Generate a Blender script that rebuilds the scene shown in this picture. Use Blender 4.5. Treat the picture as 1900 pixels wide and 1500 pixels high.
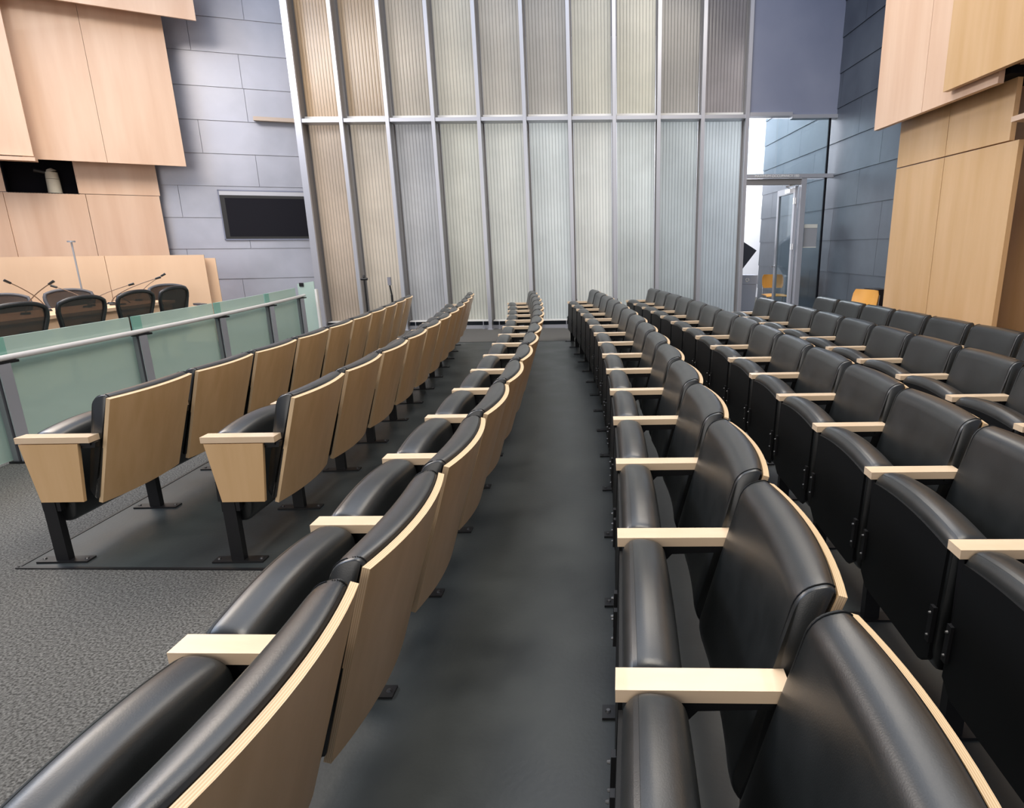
import bpy, bmesh, math, random
from mathutils import Vector, Matrix
S = bpy.context.scene
for o in list(bpy.data.objects): bpy.data.objects.remove(o)
COL = S.collection
PI = math.pi
# ------------------------------------------------------------------ camera
FPX, PPX, PPY, PITCH, ROLL, CZ = 1123.9, 1124.7, 750.0, math.radians(14.4366), math.radians(0.558), 1.355
CF = Vector((0, math.cos(PITCH), -math.sin(PITCH)))
_u = Vector((0, math.sin(PITCH), math.cos(PITCH))); _r = Vector((1, 0, 0))
CR = _r*math.cos(ROLL) - _u*math.sin(ROLL); CU = _u*math.cos(ROLL) + _r*math.sin(ROLL)
cd = bpy.data.cameras.new('camera'); cam = bpy.data.objects.new('camera', cd); COL.objects.link(cam)
cd.sensor_fit = 'HORIZONTAL'; cd.sensor_width = 36; cd.lens = 36*FPX/1900; cd.shift_x = 0.5 - PPX/1900; cd.clip_start = 0.02
M = Matrix.Identity(4)
for i in range(3): M[i][0] = CR[i]; M[i][1] = CU[i]; M[i][2] = -CF[i]
M[2][3] = CZ; cam.matrix_world = M; S.camera = cam
# ------------------------------------------------------------------ world, exposure, large lights
S.view_settings.view_transform = 'Standard'; S.view_settings.look = 'None'; S.view_settings.gamma = 1
S.view_settings.use_curve_mapping = False; S.view_settings.exposure = 0.0
W = bpy.data.worlds.new('world'); S.world = W; W.use_nodes = True
W.node_tree.nodes['Background'].inputs[0].default_value = (.72, .76, .95, 1)
W.node_tree.nodes['Background'].inputs[1].default_value = .38
def area(name, loc, rot, sx, sy, power, col):
    l = bpy.data.lights.new(name, 'AREA'); l.shape = 'RECTANGLE'; l.size = sx; l.size_y = sy; l.energy = power; l.color = col
    o = bpy.data.objects.new(name, l); COL.objects.link(o); o.location = loc; o.rotation_euler = [math.radians(a) for a in rot]
    return o
area('skylight_over_seats', (-1.0, 5.5, 7.4), (0, 0, 0), 7, 7, 330, (.80, .87, 1))
area('clerestory_daylight', (-8.6, 3.6, 6.6), (0, -52, 0), 2.2, 8, 460, (.66, .78, 1))
area('ceiling_light_aisle', (0.6, 1.2, 5.2), (0, 0, 0), 2.2, 2.2, 150, (1, .92, .80))
area('ceiling_light_dais', (-6.2, 6.0, 5.6), (0, -20, 0), 2.5, 3, 330, (1, .87, .74))
area('ceiling_light_maple_wall', (1.2, 7.0, 6.0), (0, 25, 0), 2, 3, 130, (1, .88, .72))
area('rear_fill', (-3.5, -5.5, 2.8), (90, 0, 0), 7, 3.6, 225, (1, .93, .84))  # added fill light behind the camera, brightens surfaces facing it
area('lobby_light', (-1.5, 13.6, 3.0), (90, 0, 180), 7.2, 4.6, 105, (.95, .98, 1))
area('lobby_light_warm', (-4.3, 12.6, 3.6), (90, 0, 180), 1.6, 4.5, 14, (1, .76, .52))
area('corridor_fill', (2.9, 12.6, 4.6), (0, 0, 0), .8, 2.2, 150, (1, .97, .92))  # added fill light, lifts the bin and corridor beyond the door
area('corridor_daylight', (2.8, 15.6, 4.6), (-60, 0, 180), 2.6, 1.5, 300, (.95, .96, 1))

# ------------------------------------------------------------------ pixel rays (points are placed on real planes)
def ray(x, y): return CF + CR*((x-PPX)/FPX) - CU*((y-PPY)/FPX)
O0 = Vector((0, 0, CZ))
def atY(x, y, Y): d = ray(x, y); return O0 + d*(Y/d.y)
def atZ(x, y, z): d = ray(x, y); return O0 + d*((z-CZ)/d.z)
def onp(x, y, P0, d):
    n = Vector((d[1], -d[0], 0)); r = ray(x, y); return O0 + r*(n.dot(Vector((P0[0], P0[1], 0)))/n.dot(r))

# ------------------------------------------------------------------ materials
MATS = {}
def mat(name, base=(.5,.5,.5), rough=.5, metal=0, spec=.5, **k):
    m = bpy.data.materials.new(name); m.use_nodes = True; b = m.node_tree.nodes['Principled BSDF']
    b.inputs['Base Color'].default_value = (*base, 1); b.inputs['Roughness'].default_value = rough
    b.inputs['Metallic'].default_value = metal; b.inputs['Specular IOR Level'].default_value = spec
    for a, v in k.items(): b.inputs[a.replace('_', ' ')].default_value = v
    MATS[name] = m; return m
def nd(m, t, **k):
    n = m.node_tree.nodes.new(t)
    for a, v in k.items():
        if a in n.inputs.keys() if hasattr(n.inputs, 'keys') else False: n.inputs[a].default_value = v
        else: setattr(n, a, v)
    return n
def lk(m, a, b): m.node_tree.links.new(a, b)
def noise_col(m, c1, c2, scale=5, stretch=(1,1,1), detail=4, rough_rng=None, bump=0, bscale=None, bdist=.01, pos=(.35,.65), coord='Object'):
    nt = m.node_tree; b = nt.nodes['Principled BSDF']
    tc = nd(m, 'ShaderNodeTexCoord'); mp = nd(m, 'ShaderNodeMapping'); mp.inputs['Scale'].default_value = stretch
    lk(m, tc.outputs[coord], mp.inputs[0])
    n = nd(m, 'ShaderNodeTexNoise'); n.inputs['Scale'].default_value = scale; n.inputs['Detail'].default_value = detail
    lk(m, mp.outputs[0], n.inputs['Vector'])
    r = nd(m, 'ShaderNodeValToRGB'); e = r.color_ramp.elements
    e[0].position, e[1].position = pos; e[0].color = (*c1, 1); e[1].color = (*c2, 1)
    lk(m, n.outputs['Fac'], r.inputs[0]); lk(m, r.outputs[0], b.inputs['Base Color'])
    if rough_rng:
        mr = nd(m, 'ShaderNodeMapRange'); mr.inputs['To Min'].default_value, mr.inputs['To Max'].default_value = rough_rng
        mr.inputs['From Min'].default_value = .3; mr.inputs['From Max'].default_value = .7
        lk(m, n.outputs['Fac'], mr.inputs[0]); lk(m, mr.outputs[0], b.inputs['Roughness'])
    if bump:
        n2 = nd(m, 'ShaderNodeTexNoise'); n2.inputs['Scale'].default_value = bscale or scale; n2.inputs['Detail'].default_value = 3
        lk(m, mp.outputs[0], n2.inputs['Vector'])
        bp = nd(m, 'ShaderNodeBump'); bp.inputs['Strength'].default_value = bump; bp.inputs['Distance'].default_value = bdist
        lk(m, n2.outputs['Fac'], bp.inputs['Height']); lk(m, bp.outputs[0], b.inputs['Normal'])
    return r
def wood(name, c1, c2, rough=.38, grain=(9, 9, .8), coat=.15):
    m = mat(name, rough=rough); m.node_tree.nodes['Principled BSDF'].inputs['Coat Weight'].default_value = coat
    noise_col(m, c1, c2, scale=1.6, stretch=grain, detail=5, pos=(.3, .7), bump=.03, bscale=8)
    return m
leather = mat('black_leather', (.014,.015,.016), .36, spec=.55)
noise_col(leather, (.011,.0125,.0125), (.018,.0200,.0200), scale=6, rough_rng=(.32,.41), bump=.20, bscale=380, bdist=.0011)
_b = leather.node_tree.nodes['Principled BSDF']; _b.inputs['Coat Weight'].default_value = .30; _b.inputs['Coat Roughness'].default_value = .30
vinyl = mat('black_vinyl', (.005,.0055,.006), .5, spec=.22)
steel = mat('black_steel', (.010,.010,.011), .42, spec=.4)
bolt = mat('bolt_steel', (.12,.12,.12), .35, .8)
maple = wood('maple', (.64,.405,.19), (.73,.48,.25), .34)
maple_arm = wood('maple_armrest', (.74,.55,.36), (.82,.63,.43), .30, (3, 9, 9), .25)
m_ply = mat('plywood_edge', (.72,.5,.3), .45)
def _ply():
    m = m_ply; b = m.node_tree.nodes['Principled BSDF']
    def mth(op, a, bb=None):
        n = nd(m,'ShaderNodeMath'); n.operation = op
        for k, v in enumerate((a, bb)):
            if v is None: continue
            if isinstance(v, (int, float)): n.inputs[k].default_value = v
            else: lk(m, v, n.inputs[k])
        return n.outputs[0]
    tc = nd(m,'ShaderNodeTexCoord'); sp = nd(m,'ShaderNodeSeparateXYZ'); lk(m, tc.outputs['Object'], sp.inputs[0])
    x, y, z = sp.outputs
    f = mth('SUBTRACT', mth('ADD', x, mth('MULTIPLY', mth('MULTIPLY', y, y), .030/.07236)), mth('MULTIPLY', z, .306))
    g = mth('SINE', mth('MULTIPLY', f, 2*PI/.0042)); g = mth('ADD', mth('MULTIPLY', g, .5), .5)
    r = nd(m,'ShaderNodeValToRGB'); r.color_ramp.elements[0].color = (.62,.42,.22,1); r.color_ramp.elements[1].color = (.84,.64,.41,1)
    lk(m, g, r.inputs[0]); lk(m, r.outputs[0], b.inputs['Base Color'])
_ply()
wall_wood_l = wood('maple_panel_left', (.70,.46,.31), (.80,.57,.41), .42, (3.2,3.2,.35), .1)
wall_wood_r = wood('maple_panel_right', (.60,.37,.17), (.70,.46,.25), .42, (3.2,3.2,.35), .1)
dais_wood = wood('maple_dais', (.78,.52,.33), (.84,.58,.38), .4, (2.2,2.2,.4), .1)
zinc = mat('zinc_shingle', (.4,.42,.5), .42, .55)
noise_col(zinc, (.36,.375,.43), (.48,.495,.56), scale=1.1, detail=5, rough_rng=(.38,.55), bump=.12, bscale=.9, bdist=.12)
zinc_shaded = mat('shaded_zinc_shingle', (.14,.16,.19), .4, .6)  # same zinc as behind the dais, with the wall's shade put into the colour
noise_col(zinc_shaded, (.085,.10,.125), (.15,.175,.205), scale=1.1, detail=5, rough_rng=(.30,.48), bump=.12, bscale=.9, bdist=.12)
alu = mat('brushed_aluminium', (.50,.51,.55), .38, .55)
alu_dark = mat('aluminium_web', (.25,.24,.235), .5, .3)
paint_grey = mat('blue_grey_paint', (.17,.19,.25), .55); noise_col(paint_grey, (.20,.22,.30), (.25,.27,.35), scale=.8)
carpet = mat('grey_carpet', (.1,.1,.1), .95, spec=.1)
noise_col(carpet, (.056,.054,.049), (.195,.189,.173), scale=120, detail=3, bump=.6, bscale=150, bdist=.006, pos=(.36,.66))
lino = mat('dark_linoleum', (.03,.033,.035), .38, spec=.45)
noise_col(lino, (.022,.027,.028), (.047,.054,.053), scale=2.5, detail=9, rough_rng=(.34,.5), bump=.05, bscale=60)
white_metal = mat('white_painted_metal', (.75,.74,.70), .4)
rail_metal = mat('rail_metal', (.74,.72,.70), .35, .3)
post_metal = mat('post_metal', (.30,.30,.33), .4, .6)
chrome = mat('chrome', (.8,.8,.8), .12, 1)
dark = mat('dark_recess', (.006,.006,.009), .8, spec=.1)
screen = mat('screen_glass', (.008,.008,.013), .30, spec=.10)
beige_plastic = mat('beige_plastic', (.62,.58,.46), .5)
orange_ply = wood('honey_plywood', (.70,.33,.06), (.78,.40,.09), .35, (4,4,1))
bin_grey = mat('bin_plastic', (.42,.46,.56), .5)
white_paint = mat('white_paint', (.85,.87,.92), .6)
gunmetal = mat('gunmetal_sheet', (.06,.065,.085), .45, .3)
black_plastic = mat('black_plastic', (.012,.013,.014), .4)
lettering = mat('lettering_white', (.85,.85,.82), .5)
skirt_blue = mat('base_glass', (.05,.07,.10), .2, spec=.6)
def glassy(name, tint, mix, diff, rough=.08, gl=.12):
    m = bpy.data.materials.new(name); m.use_nodes = True; nt = m.node_tree; nt.nodes.clear()
    out = nd(m,'ShaderNodeOutputMaterial'); tr = nd(m,'ShaderNodeBsdfTransparent'); tr.inputs[0].default_value = (*tint,1)
    df = nd(m,'ShaderNodeBsdfDiffuse'); df.inputs[0].default_value = (*diff,1)
    g = nd(m,'ShaderNodeBsdfGlossy'); g.inputs['Roughness'].default_value = rough
    a = nd(m,'ShaderNodeMixShader'); a.inputs[0].default_value = mix; lk(m, tr.outputs[0], a.inputs[1]); lk(m, df.outputs[0], a.inputs[2])
    b = nd(m,'ShaderNodeMixShader'); b.inputs[0].default_value = gl; lk(m, a.outputs[0], b.inputs[1]); lk(m, g.outputs[0], b.inputs[2])
    lk(m, b.outputs[0], out.inputs[0]); return m
green_glass = glassy('green_frosted_glass', (.76,.90,.83), .62, (.60,.74,.67), .2, .12)
green_edge = glassy('green_glass_edge', (.6,.88,.78), .55, (.34,.60,.52), .1, .1)
clear_glass = glassy('clear_glass', (.80,.87,.90), .03, (.2,.25,.28), .03, .10)
mesh_fabric = glassy('black_mesh_fabric', (.50,.42,.36), .50, (.030,.027,.025), .4, .06)
def pane_mat(name, c, dif=.45):
    m = bpy.data.materials.new(name); m.use_nodes = True; nt = m.node_tree; nt.nodes.clear()
    out = nd(m,'ShaderNodeOutputMaterial'); tc = nd(m,'ShaderNodeTexCoord')
    w = nd(m,'ShaderNodeTexWave'); w.bands_direction = 'X'; w.inputs['Scale'].default_value = 1/.0555/ (2*PI) * PI * .2 * 1.0
    w.inputs['Scale'].default_value = 0.314159/ .0555 * 1.0
    w.inputs['Distortion'].default_value = 0
    lk(m, tc.outputs['Object'], w.inputs['Vector'])
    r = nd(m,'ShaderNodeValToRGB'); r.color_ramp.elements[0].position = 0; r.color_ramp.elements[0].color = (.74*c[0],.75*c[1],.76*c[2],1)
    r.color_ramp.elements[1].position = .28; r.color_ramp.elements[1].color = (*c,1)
    lk(m, w.outputs['Fac'], r.inputs[0])
    n = nd(m,'ShaderNodeTexNoise'); n.inputs['Scale'].default_value = .9; n.inputs['Detail'].default_value = 4
    oi = nd(m,'ShaderNodeNewGeometry'); lk(m, oi.outputs['Position'], n.inputs['Vector'])
    mr = nd(m,'ShaderNodeMapRange'); mr.inputs['From Min'].default_value=.3; mr.inputs['From Max'].default_value=.7; mr.inputs['To Min'].default_value = .80; mr.inputs['To Max'].default_value = 1.10
    lk(m, n.outputs['Fac'], mr.inputs[0])
    mx = nd(m,'ShaderNodeVectorMath'); mx.operation = 'SCALE'; lk(m, r.outputs[0], mx.inputs[0]); lk(m, mr.outputs[0], mx.inputs['Scale'])
    d = nd(m,'ShaderNodeBsdfDiffuse'); t = nd(m,'ShaderNodeBsdfTranslucent'); g = nd(m,'ShaderNodeBsdfGlossy'); g.inputs['Roughness'].default_value = .28
    lk(m, mx.outputs[0], d.inputs[0]); lk(m, mx.outputs[0], t.inputs[0])
    a = nd(m,'ShaderNodeMixShader'); a.inputs[0].default_value = 1-dif; lk(m, d.outputs[0], a.inputs[1]); lk(m, t.outputs[0], a.inputs[2])
    b = nd(m,'ShaderNodeMixShader'); b.inputs[0].default_value = .07; lk(m, a.outputs[0], b.inputs[1]); lk(m, g.outputs[0], b.inputs[2])
    lk(m, b.outputs[0], out.inputs[0]); return m

# ------------------------------------------------------------------ mesh helpers
def link(name, bm, mats, parent=None, smooth=False, bevel=0, segs=2):
    if bevel:
        es = [e for e in bm.edges if len(e.link_faces) == 2 and e.calc_face_angle(0) > .5]
        bmesh.ops.bevel(bm, geom=es, offset=bevel, segments=segs, profile=.5, affect='EDGES', clamp_overlap=True)
    bmesh.ops.recalc_face_normals(bm, faces=bm.faces)
    me = bpy.data.meshes.new(name); bm.to_mesh(me); bm.free()
    if not isinstance(mats, (list, tuple)): mats = [mats]
    for m in mats: me.materials.append(m)
    if smooth:
        for p in me.polygons: p.use_smooth = True
        if smooth != True:
            try: me.set_sharp_from_angle(angle=smooth)
            except Exception: pass
    o = bpy.data.objects.new(name, me); COL.objects.link(o)
    if parent is not None: o.parent = parent
    return o
def box(bm, x0, x1, y0, y1, z0, z1, mi=0):
    vs = [bm.verts.new((x, y, z)) for z in (z0, z1) for y in (y0, y1) for x in (x0, x1)]
    for f in ((0,2,3,1),(4,5,7,6),(0,1,5,4),(2,6,7,3),(0,4,6,2),(1,3,7,5)):
        fc = bm.faces.new([vs[i] for i in f]); fc.material_index = mi
    return vs
def prism(bm, pts, off, mi=0):
    """extrude a planar polygon (3D points) by the vector off"""
    a = [bm.verts.new(p) for p in pts]; b = [bm.verts.new(Vector(p)+off) for p in pts]; n = len(pts)
    fs = [bm.faces.new(a), bm.faces.new(list(reversed(b)))]
    for i in range(n): fs.append(bm.faces.new([a[i], b[i], b[(i+1)%n], a[(i+1)%n]]))
    for f in fs: f.material_index = mi
    return fs
def cyl(bm, p0, p1, r0, r1=None, n=12, mi=0):
    p0, p1 = Vector(p0), Vector(p1); r1 = r0 if r1 is None else r1; d = (p1-p0).normalized()
    a = d.orthogonal().normalized(); b = d.cross(a)
    A = [bm.verts.new(p0 + (a*math.cos(2*PI*i/n)+b*math.sin(2*PI*i/n))*r0) for i in range(n)]
    B = [bm.verts.new(p1 + (a*math.cos(2*PI*i/n)+b*math.sin(2*PI*i/n))*r1) for i in range(n)]
    for i in range(n): bm.faces.new([A[i], A[(i+1)%n], B[(i+1)%n], B[i]]).material_index = mi
    bm.faces.new(list(reversed(A))).material_index = mi; bm.faces.new(B).material_index = mi
def tube(bm, pts, r, n=8, mi=0):
    pts = [Vector(p) for p in pts]; rings = []
    up = Vector((0.13, .21, 1)).normalized()
    for i, p in enumerate(pts):
        d = (pts[min(i+1, len(pts)-1)] - pts[max(i-1, 0)]).normalized()
        a = d.cross(up).normalized(); b = d.cross(a)
        rr = r[i] if isinstance(r, (list, tuple)) else r
        rings.append([bm.verts.new(p + (a*math.cos(2*PI*k/n)+b*math.sin(2*PI*k/n))*rr) for k in range(n)])
    for i in range(len(rings)-1):
        for k in range(n): bm.faces.new([rings[i][k], rings[i][(k+1)%n], rings[i+1][(k+1)%n], rings[i+1][k]]).material_index = mi
    bm.faces.new(list(reversed(rings[0]))).material_index = mi; bm.faces.new(rings[-1]).material_index = mi
def loft(bm, rings, cap=True, mi=0):
    R = [[bm.verts.new(p) for p in r] for r in rings]; n = len(rings[0])
    for i in range(len(R)-1):
        for k in range(n): bm.faces.new([R[i][k], R[i][(k+1)%n], R[i+1][(k+1)%n], R[i+1][k]]).material_index = mi
    if cap: bm.faces.new(list(reversed(R[0]))).material_index = mi; bm.faces.new(R[-1]).material_index = mi
def tag(o, label=None, cat=None, group=None, kind=None):
    if label: o['label'] = label
    if cat: o['category'] = cat
    if group: o['group'] = group
    if kind: o['kind'] = kind
    return o
def thing(name, label, cat, loc=(0,0,0), rz=0, group=None):
    o = bpy.data.objects.new(name, None); COL.objects.link(o); o.empty_display_size = .1
    o.location = loc; o.rotation_euler = (0, 0, rz); return tag(o, label, cat, group)
def struct(name, bm, m, label=None, cat=None, **k):
    o = link(name, bm, m, **k); return tag(o, label, cat, kind='structure')
def copy_obj(o, parent=None):
    c = o.copy(); COL.objects.link(c)
    if parent is not None: c.parent = parent
    return c
def copy_tree(root):
    r = copy_obj(root)
    for ch in root.children:
        c = copy_obj(ch, r)
        for g in ch.children: copy_obj(g, c)
    return r

# ================================================================== SETTING
XC, YC, R3 = -39.0937, 2.2715, 38.2501
def arcx(R, y): return XC + math.sqrt(R*R - (y-YC)**2)
# floor (carpet) with a linoleum field under the seats
bm = bmesh.new(); box(bm, -16, 9, -7, 18, -.12, 0); tag(struct('floor', bm, carpet), 'grey flecked carpet floor', 'floor')
bm = bmesh.new(); ys = [2.43+i*(9.02-2.43)/20 for i in range(21)]
pts = [Vector((arcx(R3-2*.878+.08, y)-.10, y - (0.0), .0015)) for y in ys]
pts += [Vector((4.0, 9.25, .0015)), Vector((4.0, -2.5, .0015)), Vector((-.86, -2.5, .0015)), Vector((-.86, 2.38, .0015))]
prism(bm, list(reversed(pts)), Vector((0,0,.002))); tag(struct('floor', bm, lino), 'dark charcoal linoleum under the seat rows', 'floor')
bm = bmesh.new()                                              # thin edging strip round the linoleum
for i in range(20): prism(bm, [Vector((pts[i].x-.008, pts[i].y, .001)), Vector((pts[i].x+.006, pts[i].y, .001)), Vector((pts[i+1].x+.006, pts[i+1].y, .001)), Vector((pts[i+1].x-.008, pts[i+1].y, .001))], Vector((0,0,.005)))
prism(bm, [Vector((pts[0].x-.008, 2.425, .001)), Vector((-.86, 2.372, .001)), Vector((-.86, 2.386, .001)), Vector((pts[0].x, 2.439, .001))], Vector((0,0,.005)))
prism(bm, [Vector((pts[20].x, 9.01, .001)), Vector((4.0, 9.24, .001)), Vector((4.0, 9.26, .001)), Vector((pts[20].x, 9.03, .001))], Vector((0,0,.005)))
tag(struct('trim_1', bm, steel), 'thin dark edging strip around the linoleum', 'trim')

# ---- glazed back wall
FY = 10.53; K = FY/10.805
fx = [-5.02*K] + [v*K for v in (-4.313,-3.552,-2.8,-2.048,-1.296,-.553,.181,.915,1.64,2.375)]
TZ = 3.355
WT = 6.6
def fin(i, x):
    bm = bmesh.new(); w = .030 if i else .055
    box(bm, x-w, x+w*.9, FY, FY+.045, 0, WT)                           # front flange
    box(bm, x-w*.45, x+w*.45, FY+.045, FY+.27, 0, WT, 1)               # web
    box(bm, x-w*1.25, x+w*1.25, FY+.27, FY+.30, 0, WT, 1)
    box(bm, x-w*1.6, x+w*1.6, FY-.02, FY+.10, 0, .012)                 # shoe
    tag(struct('trim_%d' % (10+i), bm, [alu, alu_dark], bevel=.004, segs=1), 'tall slim aluminium mullion of the glazed wall', 'trim')
for i, x in enumerate(fx): fin(i, x)
bm = bmesh.new()
for i in range(10):
    box(bm, fx[i]+.03, fx[i+1]-.03, FY+.02, FY+.26, TZ, TZ+.055)
tag(struct('trim_2', bm, alu, bevel=.004, segs=1), 'aluminium transom bar across the glazed wall', 'trim')
bm = bmesh.new()
for i in range(10): box(bm, fx[i]+.04, fx[i+1]-.04, FY+.17, FY+.24, TZ+.085, TZ+.115)
tag(struct('trim_3', bm, white_metal, bevel=.004, segs=1), 'pale sill angle above the transom bar', 'trim')
bm = bmesh.new()
for i in range(10): box(bm, fx[i]+.04, fx[i+1]-.04, FY+.10, FY+.25, .135, .150)
tag(struct('trim_4', bm, white_metal), 'white angle under the lower panes', 'trim')
low = [(.66,.54,.42),(.66,.58,.47),(.50,.50,.50),(.64,.63,.54),(.66,.66,.59),(.64,.67,.64),(.70,.70,.64),(.60,.63,.60),(.46,.50,.50),(.46,.51,.54)]  # backlight and reflections in each lower pane, painted into its glass tint
upp = [(.66,.47,.29),(.50,.37,.24),(.52,.46,.37),(.60,.56,.46),(.50,.46,.39),(.42,.39,.34),(.58,.55,.45),(.58,.55,.44),(.30,.28,.25),(.23,.21,.21)]  # upper tier likewise: what shines through is painted into the tint
PW = .0555
def pane(i, z0, z1, c, n, lab):
    x0, x1 = fx[i]+.045, fx[i+1]-.045; cx = (x0+x1)/2; ribs = 12; p = (x1-x0)/ribs; bm = bmesh.new(); xs = []
    for k in range(ribs):
        for t, dy in ((0, .005), (.07, .001), (.5, 0), (.93, .001)): xs.append((x0+(k+t)*p-cx, dy))
    xs.append((x1-cx, .005))
    F = [[bm.verts.new((x, dy, z)) for x, dy in xs] for z in (z0, z1)]
    for k in range(len(xs)-1): bm.faces.new([F[0][k], F[0][k+1], F[1][k+1], F[1][k]])
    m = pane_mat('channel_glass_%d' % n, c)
    for nd_ in m.node_tree.nodes:
        if nd_.bl_idname == 'ShaderNodeTexWave':
            nd_.inputs['Scale'].default_value = 0.314159/p; nd_.inputs['Phase Offset'].default_value = 0
    o = struct('window_%d' % n, bm, m); o.location = (cx, FY+.25, 0)
    tag(o, lab, 'window')
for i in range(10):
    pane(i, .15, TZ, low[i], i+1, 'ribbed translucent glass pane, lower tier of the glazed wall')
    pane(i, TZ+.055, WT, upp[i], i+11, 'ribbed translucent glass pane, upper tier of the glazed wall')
bm = bmesh.new(); box(bm, fx[0], fx[10], FY+.24, FY+.26, .0, .134); tag(struct('window_21', bm, skirt_blue), 'dark low glass strip at the foot of the glazed wall', 'window')
bm = bmesh.new(); box(bm, fx[0], fx[10], FY+.14, FY+.19, .0, .062); tag(struct('baseboard_back', bm, alu, bevel=.004, segs=1), 'grey base rail at the foot of the glazed wall', 'baseboard')
for i in range(10):
    for dx in (.14, -.14):
        x = fx[i]+dx if dx > 0 else fx[i+1]+dx
        if x < -3.6 or x > .3: continue
        bm = bmesh.new(); cyl(bm, (x, FY+.10, 0), (x, FY+.10, .135), .008, n=8); cyl(bm, (x, FY+.10, 0), (x, FY+.10, .008), .02, n=10)
        tag(link('support_pin', bm, alu, smooth=.6), 'slim metal pin propping the white angle of the glazed wall', 'pin', 'support pins under the glazed wall')

# ---- right of the glazing: soffit board, transom light, door
BX0, BX1 = fx[10]+.03, 3.73
bm = bmesh.new(); box(bm, BX0, BX1+.02, FY+.02, FY+.12, 3.40, WT); tag(struct('wall_back', bm, paint_grey), 'blue-grey painted wall above the door', 'wall')
bm = bmesh.new(); box(bm, BX0, 3.02, FY-.03, FY+.14, 3.375, 3.43); box(bm, 3.02, BX1+.02, FY-.02, FY+.14, 3.34, 3.395)
tag(struct('trim_5', bm, alu, bevel=.003, segs=1), 'stepped aluminium ledge over the transom light', 'trim')
HZ = 2.44
bm = bmesh.new(); box(bm, BX0, BX1+.03, FY-.04, FY+.06, HZ, HZ+.06); tag(struct('trim_6', bm, alu, bevel=.003, segs=1), 'aluminium door header bar carrying the occupancy lettering', 'trim')
bm = bmesh.new(); box(bm, BX0, BX1-.09, FY+.02, FY+.03, HZ+.06, 3.34); tag(struct('window_22', bm, clear_glass), 'clear transom light above the door', 'window')
bm = bmesh.new(); box(bm, 3.24, 3.32, FY-.03, FY+.10, 0, HZ); tag(struct('trim_7', bm, alu, bevel=.003, segs=1), 'aluminium door jamb', 'trim')
bm = bmesh.new(); box(bm, BX0, 3.24, FY, FY+.10, HZ-.10, HZ-.01); tag(struct('trim_8', bm, alu_dark, bevel=.003, segs=1), 'grey head of the door frame', 'trim')
bm = bmesh.new(); box(bm, 3.32, BX1-.09, FY+.02, FY+.03, 0, HZ-.02); tag(struct('window_23', bm, clear_glass), 'clear sidelight between the door and the zinc wall', 'window')
bm = bmesh.new(); box(bm, BX1-.10, BX1-.075, FY-.0, FY+.05, 0, 3.34); tag(struct('trim_9', bm, dark), 'dark gap strip at the edge of the sidelight', 'trim')
# open door leaf swung away
D = bpy.data.objects.new('door_1', None); COL.objects.link(D); D.location = (3.20, FY+.10, 0); D.rotation_euler = (0, 0, math.radians(3)); tag(D, 'glass door with aluminium frame standing open into the corridor', 'door', kind='structure')
bm = bmesh.new(); L = .90
for a in ((0, .09), (L-.09, L)): box(bm, -.022, .022, a[0], a[1], .02, HZ-.12)
box(bm, -.022, .022, .09, L-.09, .02, .20); box(bm, -.022, .022, .09, L-.09, HZ-.22, HZ-.12)
link('door_frame', bm, alu, D, bevel=.003, segs=1)
bm = bmesh.new(); box(bm, -.004, .004, .09, L-.09, .20, HZ-.22); link('door_pane', bm, clear_glass, D)
bm = bmesh.new(); tube(bm, [(-.022, L-.05, 1.0), (-.075, L-.05, 1.0), (-.075, L-.15, 1.0)], .011); cyl(bm, (-.022, L-.05, 1.0), (-.03, L-.05, 1.0), .028); link('door_handle', bm, chrome, D, smooth=.6)
bm = bmesh.new(); box(bm, -.07, -.022, .12, .36, HZ-.21, HZ-.15); tube(bm, [(-.045, .2, HZ-.14), (-.16, .06, HZ-.12), (-.06, -.06, HZ-.10)], .010); link('door_closer', bm, chrome, D, bevel=.004)
for z in (.35, 1.35, HZ-.35):
    bm = bmesh.new(); cyl(bm, (-.012, -.015, z-.05), (-.012, -.015, z+.05), .013); box(bm, -.035, -.022, -.01, .04, z-.05, z+.05); link('hinge', bm, chrome, D, smooth=.6)
# lettering on the header
def text(s, size, loc, rot, m, name, label, cat, ext=.002, align='LEFT'):
    c = bpy.data.curves.new(name, 'FONT'); c.body = s; c.size = size; c.extrude = ext; c.align_x = align
    t = bpy.data.objects.new(name, c); COL.objects.link(t); me = bpy.data.meshes.new_from_object(t); bpy.data.objects.remove(t)
    me.materials.clear(); me.materials.append(m)
    o = bpy.data.objects.new(name, me); COL.objects.link(o); o.location = loc; o.rotation_euler = rot
    return tag(o, label, cat)
text('MAXIMUM OCCUPANCY 180', .056, (2.46, FY-.043, HZ+.010), (PI/2, 0, 0), lettering, 'header_lettering', 'white MAXIMUM OCCUPANCY lettering on the door header', 'lettering')
# notice on the sidelight
n = thing('notice_plate', 'small grey notice plate with pale strips on the sidelight', 'sign', (3.43, FY+.012, 1.52))
bm = bmesh.new(); box(bm, -.09, .13, -.004, .004, -.19, .19); link('plate', bm, mat('notice_grey', (.30,.31,.33), .5), n)
bm = bmesh.new(); box(bm, -.09, .13, -.008, -.003, .13, .19); link('title_strip', bm, mat('notice_pale', (.62,.62,.56), .5), n)
bm = bmesh.new(); box(bm, -.09, .13, -.008, -.003, -.19, -.175); link('lower_strip', bm, MATS['notice_pale'], n)

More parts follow.
